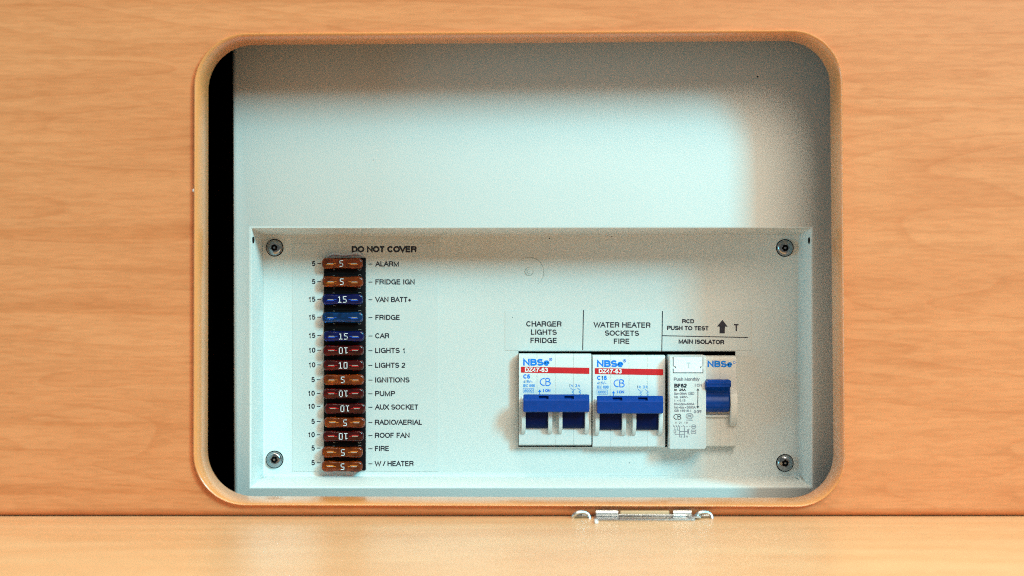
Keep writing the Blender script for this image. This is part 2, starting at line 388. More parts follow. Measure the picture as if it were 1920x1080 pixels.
# drop-down flap, seen almost edge-on below the wall
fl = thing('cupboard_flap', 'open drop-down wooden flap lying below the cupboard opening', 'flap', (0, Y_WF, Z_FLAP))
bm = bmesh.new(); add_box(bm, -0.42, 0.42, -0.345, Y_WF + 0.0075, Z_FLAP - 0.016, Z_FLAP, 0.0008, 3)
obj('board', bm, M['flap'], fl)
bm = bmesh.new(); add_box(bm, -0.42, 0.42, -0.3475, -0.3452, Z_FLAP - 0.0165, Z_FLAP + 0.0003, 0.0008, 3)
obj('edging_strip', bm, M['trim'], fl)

# ------------------------------------------------------------------ hinge on the flap joint
hz = Z_FLAP
hg = thing('flap_hinge', 'blurred shiny metal hinge on the flap joint at the lower edge', 'hinge', P(1205, 972, -0.078))
def hx(px, y=-0.079): return (px - 960) * sc(y)
bm = bmesh.new(); add_box(bm, hx(1114), hx(1300), -0.088, -0.0705, hz + 0.0001, hz + 0.0007, 0.0002)
obj('leaf_plate', bm, M['hinge'], hg)
for a, b in ((1118, 1159), (1263, 1297)):
    bm = bmesh.new(); tube(bm, [Vector((hx(a), -0.0765, hz + 0.0020)), Vector((hx(b), -0.0765, hz + 0.0020))], 0.0016, 16)
    obj('knuckle', bm, M['hinge'], hg, 40)
bm = bmesh.new(); tube(bm, [Vector((hx(1159), -0.0765, hz + 0.0013)), Vector((hx(1263), -0.0765, hz + 0.0012))], 0.0004, 12)
obj('pin', bm, M['steel'], hg, 40)
bm = bmesh.new(); add_box(bm, hx(1163), hx(1256), -0.0765, -0.0742, hz + 0.0012, hz + 0.0031, 0.0006, 3)
obj('spacer', bm, M['spacer'], hg, 40)
bm = bmesh.new(); add_box(bm, hx(1112), hx(1118), -0.098, -0.090, hz + 0.0001, hz + 0.0012, 0.0003)
obj('end_tab', bm, M['button'], hg)
bm = bmesh.new(); add_box(bm, hx(1290), hx(1312), -0.084, -0.0745, hz + 0.0007, hz + 0.0014, 0.0003)
obj('end_tab', bm, M['hinge'], hg)
for px in (1090, 1320):     # spring loops standing at both ends, seen edge-on as small arches
    c = Vector((hx(px, -0.080), -0.0785, hz + 0.0002))
    bm = bmesh.new()
    tube(bm, [c + Vector((0.0037 * math.cos(R(t)), 0.0006 * math.sin(R(2 * t)), 0.0026 * math.sin(R(t)))) for t in range(-10, 191, 8)], 0.00085, 12)
    obj('spring_loop', bm, M['hinge'], hg, 60)
    bm = bmesh.new()
    tube(bm, [c + Vector((-0.0028, 0.001, 0.0008)), c + Vector((0.0028, 0.001, 0.0008))], 0.0010, 12)
    obj('axle', bm, M['steel'], hg, 60)

# ------------------------------------------------------------------ the metal fuse box
fb = thing('fuse_box', 'pale grey steel fuse box with a sunken panel inside the cupboard opening', 'fuse box', P(990, 960, 0))
CUT = ((972, 658.5), (1379, 838))        # opening for the breakers
SLOT = ((609, 485), (684, 881))            # opening for the fuse carrier
def box_shell():
    def rect(l, t, r, b, y, dx=0.0):
        a, c = P(l, t, y), P(r, b, y)
        return [Vector((a.x + dx, y, a.z - dx)), Vector((c.x - dx, y, a.z - dx)), Vector((c.x - dx, y, c.z + dx)), Vector((a.x + dx, y, c.z + dx))]
    O = (434.5, 30, 1592, 985)
    fr = rect(*O, Y_BOX)
    def at(r, y, d): 
        c = [Vector((r[0].x + d, y, r[0].z - d)), Vector((r[1].x - d, y, r[1].z - d)), Vector((r[2].x - d, y, r[2].z + d)), Vector((r[3].x + d, y, r[3].z + d))]
        return c
    def sag(ring, k):     # lower edge set back, a tilt added to darken the bottom strip
        ring[2].y += k; ring[3].y += k; return ring
    rings = [sag(at(fr, 0.03, 0), 0), sag(at(fr, Y_BOX + 0.0022, 0), 0.005), sag(at(fr, Y_BOX + 0.0012, 0.0003), 0.005),
             sag(at(fr, Y_BOX + 0.0004, 0.0010), 0.005), sag(at(fr, Y_BOX, 0.0022), 0.005)]
    Rr = rect(468, 425, 1524, 915.5, Y_BOX)
    rings += [at(Rr, Y_BOX, -0.0004), at(Rr, Y_BOX - 0.0001, 0.0), at(Rr, Y_BOX + 0.0002, 0.0005), at(Rr, Y_BOX + 0.0009, 0.0009)]
    F = rect(493.5, 441, 1497.5, 893, 0)
    rings += [at(F, -0.0012, -0.0001), at(F, -0.0004, 0.0002), at(F, 0.0, 0.0008)]
    bm = bmesh.new()
    vr = loft(bm, rings)
    last = vr[-1]; es = [bm.edges.get((last[i], last[(i + 1) % 4])) for i in range(4)]
    for (a, b) in (CUT, SLOT):
        p, q = P(*a), P(*b)
        c = [(p.x, p.z), (q.x, p.z), (q.x, q.z), (p.x, q.z)]
        v0 = [bm.verts.new((x, 0, z)) for x, z in c]; v1 = [bm.verts.new((x, 0.0012, z)) for x, z in c]
        es += [bm.edges.new((v0[i], v0[(i + 1) % 4])) for i in range(4)]
        for i in range(4): bm.faces.new((v0[i], v0[(i + 1) % 4], v1[(i + 1) % 4], v1[i]))
    bmesh.ops.triangle_fill(bm, use_beauty=True, edges=es)
    return obj('casing', bm, M['paint'], fb, 50)
casing = box_shell()
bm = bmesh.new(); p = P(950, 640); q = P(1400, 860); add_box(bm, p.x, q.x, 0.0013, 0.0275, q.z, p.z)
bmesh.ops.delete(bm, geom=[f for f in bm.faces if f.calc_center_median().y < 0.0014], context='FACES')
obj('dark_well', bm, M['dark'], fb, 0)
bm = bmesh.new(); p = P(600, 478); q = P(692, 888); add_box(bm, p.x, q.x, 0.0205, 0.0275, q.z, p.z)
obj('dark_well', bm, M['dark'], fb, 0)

# screws in the four corners of the sunken panel
def screw(px, py, rot):
    c = P(px, py, 0); s = 30.5 / 2 * PX
    prof = [(1.0, 0.0), (1.0, 0.16), (0.97, 0.30), (0.88, 0.44), (0.76, 0.53), (0.62, 0.575), ('L', 0.59), ('L', 0.30), (0.17, 0.28), (0.165, 0.50), (0.12, 0.545)]
    n = 36; rings = []
    for r, h in prof:
        ring = []
        for k in range(n):
            t = 2 * math.pi * k / n
            rr = (0.43 + 0.075 * math.cos(6 * (t - rot))) if r == 'L' else r
            ring.append(c + Vector((rr * s * math.cos(t), -h * s, rr * s * math.sin(t))))
        rings.append(ring)
    bm = bmesh.new(); loft(bm, rings, True, False, True)
    o = obj('screw', bm, M['steel'], fb, 42)
    for nm, r0, h0, h1 in (('rim_shade', 1.09, 0.0002, 0.00005), ('socket_shade', 0.40, 0.0, 0.32 * s)):  # black discs paint the shade round the head and inside its recess
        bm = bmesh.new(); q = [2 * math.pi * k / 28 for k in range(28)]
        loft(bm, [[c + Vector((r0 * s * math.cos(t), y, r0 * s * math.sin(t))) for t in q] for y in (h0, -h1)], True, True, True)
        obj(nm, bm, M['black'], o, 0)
    return o
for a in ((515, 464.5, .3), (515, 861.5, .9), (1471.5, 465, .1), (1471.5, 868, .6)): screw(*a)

# round holes punched near the upper ends of the side walls
for px, py, sgn in ((471.5, 450, 1), (1520.5, 451, -1)):
    bm = bmesh.new(); c = P(px, py, Y_BOX + 0.0035); c.x += 0.0006 * sgn
    nrm = Vector((sgn, -0.12, 0)).normalized()
    rot = Vector((0, 0, 1)).rotation_difference(nrm).to_matrix().to_4x4()
    bmesh.ops.create_cone(bm, cap_ends=True, segments=20, radius1=0.0015, radius2=0.0015, depth=0.0009, matrix=Matrix.Translation(c) @ rot)
    obj('punched_hole', bm, M['black'], fb)
# bent-metal crease marks in the two lower corners
for pts, d0, d1, r in ((((478, 905), (487, 897), (497, 889)), -0.0119, 0.00475, 0.0003), (((488, 902), (499, 893)), -0.0119, 0.0095, 0.0003),
                    (((1491, 892), (1499, 897), (1505, 905)), -0.004, -0.0055, [0.0003, 0.0008, 0.0005])):
    bm = bmesh.new(); tube(bm, [P(a, b, d0 + d1 * k) for k, (a, b) in enumerate(pts)], r, 6)
    obj('corner_crease', bm, M['paint'], fb, 60)

# pressed knockout (outer circle and small boss)
def ring_px(bm, cx, cy, r, w, y, n=48, a0=0, a1=360):
    pts = [(cx + r * math.cos(R(a0 + (a1 - a0) * k / n)), cy + r * math.sin(R(a0 + (a1 - a0) * k / n))) for k in range(n + 1)]
    stroke_px(bm, pts, w, y)
bm = bmesh.new(); c = P(992, 510)
def torus(bm, c, r, t, a0, a1, n=40):
    pts = [c + Vector((r * math.cos(R(a0 + (a1 - a0) * k / n)), 0, r * math.sin(R(a0 + (a1 - a0) * k / n)))) for k in range(n + 1)]
    tube(bm, pts, [t * (0.35 + 0.65 * math.sin(math.pi * k / n)) for k in range(n + 1)], 6)
torus(bm, c, 0.0072, 0.00016, -55, 130); torus(bm, P(992, 509), 0.0020, 0.00022, 60, 400)
torus(bm, P(992, 509), 0.0010, 0.00018, 90, 300)
obj('knockout', bm, M['ring'], fb, 60)
# specks of dirt on the paint
bm = bmesh.new()
for px, py, r, y in ((1420, 144, 1.6, Y_BOX), (1147, 443, 1.5, 0), (561, 475, 0.9, 0), (852, 908, 0, Y_BOX), (552, 896, 1.0, -0.0014), (1030, 447, 1.2, 0), (961, 595, 1.2, 0), (567, 702, 1.0, 0), (820, 803, .8, 0), (1440, 700, .8, 0), (700, 300, .7, Y_BOX), (1180, 868, .9, 0)):
    if r: bmesh.ops.create_icosphere(bm, subdivisions=1, radius=r * PX, matrix=Matrix.Translation(P(px, py, y - 0.0001)) @ Matrix.Scale(0.3, 4, (0, 1, 0)))
o = obj('dirt_specks', bm, M['ink'], fb); o['kind'] = 'stuff'

# ------------------------------------------------------------------ printed label sheets (parts of the box), lettering is their sub-part
YS = -0.00016   # film surface
YI = -0.00024   # ink
def sheet(quads, m, label):
    bm = bmesh.new()
    for (l, t, r, b) in quads: box_px(bm, (l, t), (r, b), YS, -0.00003)
    o = obj('label_sheet', bm, m, fb, 0); o['label'] = label; return o
# film round the fuse column is cut out for the carrier
sh1 = sheet([(548, 457, 607, 884), (686.5, 457, 822, 884), (607, 457, 686.5, 483)], M['film'], 'fuse list film printed DO NOT COVER')
bm = bmesh.new(); box_px(bm, (547, 441.5), (823, 456.8), YS - 0.00004, -0.00003)
obj('tape_strip', bm, M['tape'], fb, 0)
sh2 = sheet([(947, 582.5, 1408, 657)], M['film'], 'breaker label film with three printed fields')

rows = [  # text, x1, baseline, left number, left baseline
    ('ALARM', 703.7, 748, 499.5, '5', 498.8), ('FRIDGE IGN', 703.9, 777.5, 533.2, '5', 532.6), ('VAN BATT+', 703.5, 772, 566.3, '15', 565.7),
    ('FRIDGE', 704, 750.3, 599.8, '15', 599.2), ('CAR', 703.5, 730, 634.3, '15', 633.6), ('LIGHTS 1', 703.5, 759, 661.8, '10', 661.2),
    ('LIGHTS 2', 703.5, 760, 689.5, '10', 688.6), ('IGNITIONS', 703.5, 768, 717.0, '5', 716.4), ('PUMP', 703.3, 741, 742.6, '10', 742.0),
    ('AUX SOCKET', 703, 785, 767.9, '10', 766.4), ('RADIO/AERIAL', 703, 792.2, 796.4, '5', 794.8), ('ROOF FAN', 703, 768, 820.9, '10', 819.6),
    ('FIRE', 703, 730, 845.6, '5', 844.7), ('W / HEATER', 702.5, 775.8, 873.9, '5', 872.2)]
bm = bmesh.new(); text_px(bm, 'DO NOT COVER', 659.5, 781.5, 473, 11.2, YI, 0.034); flat('lettering', bm, M['ink'], sh1)
for t, x0, x1, base, n, lb in rows:
    bm = bmesh.new(); text_px(bm, t, x0, x1, base, 9.2, YI, 0.004)
    stroke_px(bm, [(690.8, base - 4.3), (698.3, base - 4.3)], 1.35, YI)
    flat('lettering', bm, M['ink'], sh1)
    bm = bmesh.new(); x1n = 591.3 if base < 700 else 590.3
    text_px(bm, n, (x1n - 6.4) if n == '5' else (x1n - 12.8), x1n, lb, 9.2, YI, 0.004)
    stroke_px(bm, [(x1n + 3.6, lb - 4.6), (x1n + 10.6, lb - 4.4)], 1.35, YI)
    flat('lettering', bm, M['ink'], sh1)
for items in ([('CHARGER', 986.7, 1053.2, 612, 9.6, .003, .006)], [('LIGHTS', 995.7, 1044, 627.4, 9.4, .003, .006)], [('FRIDGE', 994.7, 1044.8, 642.9, 9.4, .003, .006)],
              [('WATER HEATER', 1113, 1220, 613.7, 9.6, .003, .008)], [('SOCKETS', 1134.3, 1198.3, 629.2, 9.4, .003, .008)], [('FIRE', 1151, 1181, 644.5, 9.4, .003, .008)],
              [('RCD', 1279, 1301.7, 605.9, 7.4, .028, .01)], [('PUSH TO TEST', 1250.8, 1329.3, 618.6, 7.6, .024, .012)], [('MAIN ISOLATOR', 1272.3, 1358.2, 644.0, 7.9, .026, .018)],
              [('T', 1375, 1386, 620.6, 12.6, 0, .01)]):
    lettering(sh2, items, M['ink'], YI)
for pts, w in (([(1094, 581.5), (1092.6, 656.3)], 1.6), ([(1242.2, 583.3), (1240.9, 658)], 1.6), ([(1242, 629.4), (1403, 632.8)], 1.5)):
    bm = bmesh.new(); stroke_px(bm, pts, w, YI); flat('ruled_line', bm, M['ink'], sh2)
bm = bmesh.new()
vs = [bm.verts.new(P(x, y, YI)) for x, y in ((1354.5, 599.8), (1364.5, 612.5), (1359.2, 612.5), (1359, 625), (1349.2, 625), (1349.4, 612.4), (1344.4, 612.2))]
bm.faces.new(vs); flat('arrow', bm, M['ink'], sh2)

# ------------------------------------------------------------------ fuse carrier
fc = thing('fuse_carrier', 'black upright fuse carrier block behind the column of blade fuses', 'fuse holder', P(647, 882, 0))
YC = -0.0011
bm = bmesh.new(); box_px(bm, (607.5, 483.5), (685.5, 882), YC, 0.0195, 0.0004)
obj('block', bm, M['black'], fc)
fy = [494, 528.2, 561.4, 595.2, 630.5, 657.3, 685, 712.2, 738.3, 766.3, 792.6, 818.2, 848.3, 875]
fx = [641.3, 642.3, 642, 642, 644, 643.5, 643.5, 644, 643.5, 646.3, 645.6, 643.3, 641.3, 640.8]
fh = [20.2, 19.8, 19.8, 20, 19.6, 19.4, 19.6, 20, 19.4, 19.8, 20.4, 19.4, 20.4, 20.2]
# ribs of the block between neighbouring fuses and the contact clips beside each fuse
for a, b in zip(fy, fy[1:]):
    if b - a > 29:
        bm = bmesh.new(); box_px(bm, (612, (a + b) / 2 - 4.2), (679, (a + b) / 2 + 4.2), YC - 0.0003, YC + 0.0001, 0.0001, 1); obj('rib', bm, M['black'], fc)
clip_me = None
for k, c in enumerate(fy):
    for (px, py) in ((626, c - 11.2), (674.5, c - 11.6), (626.5, c + 11), (674, c + 11)):
        if k > 0 and abs(fy[k - 1] - c) < 29 and py < c: continue
        if k < 13 and abs(fy[k + 1] - c) < 29 and py > c: continue
        if k == 0 and py < c: continue
        if k == 13: continue
        if clip_me is None:
            bm = bmesh.new()
            pts = [Vector((0.0007 * math.cos(t), 0, 0.0004 * math.sin(t))) for t in [math.pi * q / 8 for q in range(9)]]
            tube(bm, pts, 0.00013, 6)
            bmesh.ops.recalc_face_normals(bm, faces=bm.faces)
            clip_me = bpy.data.meshes.new('contact_clip'); bm.to_mesh(clip_me); bm.free(); finish(clip_me, M['blade'])
        o = bpy.data.objects.new('contact_clip', clip_me); COL.objects.link(o); o.parent = fc
        o.location = P(px, py, YC - 0.0004) - fc.location
        if py > c: o.rotation_euler = (0, math.pi, 0)
        o.scale = (1.0, 1.0, 1.0) if px > 650 else (0.6, 1, 0.7)
bm = bmesh.new()
tube(bm, [P(x, y, -0.0006) for x, y in ((616, 480.5), (619, 478), (626, 476), (634, 476.5), (642, 478.5), (650, 478.5), (658, 477), (666, 475), (673, 475.5), (678, 478), (680, 480.5))],
     [0.0002, 0.0006, 0.0008, 0.0007, 0.0005, 0.0005, 0.0006, 0.0009, 0.0009, 0.0006, 0.0002], 10)
obj('sealant_bead', bm, M['silicone'], fc, 60)

# ------------------------------------------------------------------ blade fuses
GL = {'5': [[(1.0, 2.0), (0.0, 2.0), (-0.0, 1.12), (0.72, 1.12), (1.0, 0.85), (1.0, 0.22), (0.78, 0.0), (0.0, 0.0)]],
      '1': [[(0.0, 1.72), (0.42, 1.98), (0.46, 0.0)], [(0.0, 0.0), (0.94, 0.0)]],
      '0': [[(0.12, 0.0), (0.9, 0.0), (1.02, 0.12), (1.02, 1.88), (0.9, 2.0), (0.12, 2.0), (0.0, 1.88), (0.0, 0.12), (0.12, 0.0)]]}
FZ = 0.0055      # fuse front above the panel
def fuse_parts(num, body_m, el_m):
    """fuse in local coordinates: x along its length, -y out of the panel; origin at its base on the carrier"""
    root = thing('blade_fuse', 'x', 'fuse', (0, 0, 0), 'blade fuses plugged in the carrier')
    hw, hh = 0.00985, 0.00258
    def outline(d):
        pts = []
        r = 0.0019 - d * 0.6; a, b = hw - d, hh - d
        for cx, cz, t0 in ((a - r, b - r, 0), (-a + r, b - r, 90), (-a + r, -b + r, 180), (a - r, -b + r, 270)):
            if t0 == 90:
                pts += [(0.0044, b), (0.0040, b - 0.00020), (-0.0040, b - 0.00020), (-0.0044, b)]
            if t0 == 270:
                pts += [(-0.0044, -b), (-0.0040, -b + 0.00020), (0.0040, -b + 0.00020), (0.0044, -b)]
            for k in range(7):
                t = R(t0 + 15 * k); pts.append((cx + r * math.cos(t), cz + r * math.sin(t)))
        return pts
    D = FZ - 0.0014
    rings = []
    for d, y in ((0.0003, 0.0), (0.0, -0.0004), (0.0, -D + 0.0009), (0.00012, -D + 0.00045), (0.00045, -D + 0.0001), (0.0009, -D)):
        rings.append([Vector((x, y, z)) for x, z in outline(d)])
    bm = bmesh.new(); loft(bm, rings, True, True, True)
    obj('body', bm, body_m, root, 50)
    for s in (-1, 1):      # slots in the top where the blade ends show
        x = s * 0.0058
        bm = bmesh.new(); add_box(bm, x - 0.0014, x + 0.0014, -D - 0.00008, -D + 0.0006, -0.00024, 0.00016, 0.00006, 1)
        obj('test_point', bm, M['blade'], root)
        bm = bmesh.new(); add_box(bm, x - 0.0018, x + 0.0018, -D - 0.00003, -D + 0.0004, -0.00070, -0.00034, 0.00006, 1)
        add_box(bm, x * 0.62 - 0.0007, x * 0.62 + 0.0007, -D - 0.00003, -D + 0.0004, -0.00018, 0.00014, 0.00006, 1)
        obj('blade', bm, el_m, root)
    if num:
        bm = bmesh.new(); k = 0.00138; w = 0.00036
        tot = 1.0 * k if len(num) == 1 else 2.9 * k / 1.0
        tot = {1: 1.02, 2: 2.78}[len(num)] * k * 1.02
        x = -tot / 2 - (0.00035 if len(num) == 1 else 0.0)
        for ch in num:
            for st in GL[ch]:
                for a, b in zip(st, st[1:]):
                    p = Vector((x + a[0] * k * 1.02, -D - 0.0001, (a[1] - 1) * k)); q = Vector((x + b[0] * k * 1.02, -D - 0.0001, (b[1] - 1) * k))
                    d = (q - p).normalized(); n = Vector((-d.z, 0, d.x)) * w / 2; e = d * w * 0.38
                    bm.faces.new([bm.verts.new(v) for v in (p - e - n, q + e - n, q + e + n, p - e + n)])
            x += 1.72 * k
        for f in bm.faces:
            f.normal_update()
            if f.normal.y > 0: f.normal_flip()
        me = bpy.data.meshes.new('number'); bm.to_mesh(me); bm.free(); me.materials.append(M['printfuse'])
        o = bpy.data.objects.new('number', me); COL.objects.link(o); o.parent = root
    return root
spec = {'5': ('5', 'fuse_orange', 'el_orange'), '10': ('10', 'fuse_red', 'el_red'), '15': ('15', 'fuse_blue', 'el_blue'), '15n': ('', 'fuse_bright', 'el_blue')}
kinds = ['5', '5', '15', '15n', '15', '10', '10', '5', '10', '10', '5', '10', '5', '5']
flip = [0, 0, 0, 0, 0, 1, 0, 0, 1, 1, 1, 1, 1, 1]
labels = ['orange 5 amp blade fuse beside the ALARM label, topmost of the column',
          'orange 5 amp blade fuse beside the FRIDGE IGN label',
          'dark blue 15 amp blade fuse beside the VAN BATT+ label',
          'brighter blue blade fuse without a visible number beside the FRIDGE label',
          'dark blue 15 amp blade fuse beside the CAR label',
          'dark red blade fuse with upside-down 10 beside the LIGHTS 1 label',
          'dark red blade fuse with upright 10 beside the LIGHTS 2 label',
          'orange 5 amp blade fuse beside the IGNITIONS label, between two red ones',
          'dark red blade fuse with upside-down 10 beside the PUMP label',
          'dark red blade fuse with upside-down 10 beside the AUX SOCKET label',
          'orange blade fuse with upside-down 5 beside the RADIO/AERIAL label',
          'dark red blade fuse with upside-down 10 beside the ROOF FAN label',
          'orange blade fuse with upside-down 5 beside the FIRE label',
          'orange blade fuse with upside-down 5 beside the W / HEATER label, lowest of the column']
protos = {}
def copy_thing(src):
    c = src.copy(); COL.objects.link(c)
    for ch in list(src.children):
        d = ch.copy(); COL.objects.link(d); d.parent = c
    return c
for i, k in enumerate(kinds):
    if k not in protos:
        f = fuse_parts(spec[k][0], M[spec[k][1]], M[spec[k][2]]); protos[k] = f
    else: f = copy_thing(protos[k])
    p = P(fx[i], fy[i], -FZ); f.location = (p.x, -0.0014, p.z)
    f.rotation_euler = (0, math.pi if flip[i] else 0, R((0.4, -0.3, 0.2, 0, 0.5, -0.3, 0, 0.2, -0.2, 0.3, 0.1, -0.1, 0.3, 0.2)[i]))
    f.rotation_euler.y += R((0, .5, -.2, 0, .4, -.3, .2, 0, -.3, .2, .6, -.1, .5, .6)[i])
    f['label'] = labels[i]

# ------------------------------------------------------------------ circuit breakers
YB = -0.0056     # label face of a breaker
def xs(px, y): return (px - 960) * sc(y)
def zs(py, y): return (540 - py) * sc(y)
def shell(bm, x0, x1, t, b, yf=YB, gap=0.12):
    """one moulded half-shell: chamfered top and bottom edge, fine gap to its neighbour"""
    g = gap * PX / 2
    X0, X1 = xs(x0, yf) + g, xs(x1, yf) - g; zt, zb = zs(t, yf), zs(b, yf)
    prof = [(0.018, zt), (yf + 0.0016, zt), (yf + 0.0004, zt - 0.0007), (yf, zt - 0.0016), (yf, zb + 0.0014), (yf + 0.0004, zb + 0.0006), (yf + 0.0016, zb), (0.018, zb)]
    add_xprism(bm, prof, X0, X1)
    es = [e for e in bm.edges if all(abs(v.co.x - X0) < 1e-7 for v in e.verts) or all(abs(v.co.x - X1) < 1e-7 for v in e.verts)]
    es = [e for e in es if min(v.co.y for v in e.verts) < 0.0]
    bmesh.ops.bevel(bm, geom=es, offset=0.00012, segments=1, affect='EDGES')
def disc(bm, cx0, cx1, py, yc, r, m=28):
    z = zs(py, YB)
    add_xprism(bm, [(yc + r * math.cos(2 * math.pi * k / m), z + r * math.sin(2 * math.pi * k / m)) for k in range(m)], cx0, cx1)
def ear(bm, x0, x1, py):
    X0, X1 = xs(x0, -0.0095), xs(x1, -0.0095)
    z = zs(py, -0.0095)
    prof = [(-0.0050, z + 0.0086), (-0.0098, z + 0.0060), (-0.0108, z + 0.002), (-0.0109, z - 0.002), (-0.0103, z - 0.0052), (-0.0088, z - 0.0078), (-0.0064, z - 0.0096), (-0.0050, z - 0.0098)]
    prof = [(y, zz) for y, zz in prof]
    add_xprism(bm, prof, X0, X1)
def cb_mark(bm, x0, x1, t, b, y, w=1.5):
    """the stylised CB letters"""
    h = b - t; xm = x0 + (x1 - x0) * 0.44; cy = (t + b) / 2
    stroke_px(bm, [(xm, t + h * .05)] + [(xm - (xm - x0) * math.sin(R(q)), cy - h / 2 * math.cos(R(q))) for q in range(20, 161, 14)] + [(xm, b - h * .05)], w, y)
    xa = xm + w * 1.35
    stroke_px(bm, [(xa, t), (xa, b)], w, y)
    for (c0, c1) in ((t, t + h * .46), (t + h * .46, b)):
        hh = (c1 - c0) / 2; cy = (c0 + c1) / 2; rx = (x1 - xa) * (0.85 if c0 == t else 1.0)
        stroke_px(bm, [(xa, c0)] + [(xa + rx * (0.4 + 0.6 * math.sin(R(a))), cy - hh * math.cos(R(a))) for a in range(0, 181, 20)] + [(xa, c1)], w, y)
def arrow(bm, x, y0, y1, y, w=1.2, hw=3.0, hh=4.5):
    stroke_px(bm, [(x, y0 + (hh if y1 > y0 else -hh)), (x, y1)], w, y)
    s = 1 if y1 > y0 else -1
    bm.faces.new([bm.verts.new(P(a, b, y)) for a, b in ((x, y0), (x + hw, y0 + s * hh), (x - hw, y0 + s * hh))])
def squiggle(bm, x, y0, y):
    stroke_px(bm, [(x, y0 - 7), (x, y0 - 4)], 0.8, y); stroke_px(bm, [(x - 2, y0 - 3), (x + 2, y0 - 5.5)], 0.8, y); stroke_px(bm, [(x - 1.6, y0 - 5), (x + 2, y0 - 2)], 0.8, y)
    stroke_px(bm, [(x - 3, y0), (x + 3, y0 + 4.5), (x + 3, y0 + 6), (x + 0.5, y0 + 6.5), (x + 0.5, y0 + 8.5), (x + 3, y0 + 9), (x + 3, y0 + 11), (x + 1, y0 + 12)], 1.0, y)

def handle_bar(bm, x0, x1, dy, notches):
    """blue tie bar across the toggles: chamfered top with two notches"""
    def pr(deep):
        mid = [(-0.0126, 742.9), (-0.0135, 748.3)] if deep else [(-0.01443, 742.6), (-0.01584, 748.4)]
        pts = [(-0.0088, 742.5), (-0.0128, 739.4), (-0.0137, 739.6), (-0.0144, 742.5)] + mid + [(-0.0159, 748.5), (-0.0161, 749.4), (-0.0165, 751.2), (-0.0160, 771.5), (-0.0150, 773), (-0.0095, 772)]
        return [(y, zs(py + dy, y)) for y, py in pts]
    cuts = [x0] + [v for n in notches for v in n] + [x1]
    n = len(cuts) - 1
    st = []
    for i, x in enumerate(cuts):
        X = xs(x, -0.0155)
        if i == 0: st += [(X + 0.0000, False, 0.93), (X + 0.0005, False, 1.0)]
        elif i == n: st += [(X - 0.0005, False, 1.0), (X, False, 0.93)]
        else:
            st += [(X - 0.00003, i % 2 == 0, 1.0), (X + 0.00003, i % 2 == 1, 1.0)]
    rings = []
    for X, deep, k in st:
        p = pr(deep); cy = sum(a for a, b in p) / len(p); cz = sum(b for a, b in p) / len(p)
        rings.append([Vector((X, cy + (a - cy) * k, cz + (b - cz) * k)) for a, b in p])
    loft(bm, rings, True, True, True)

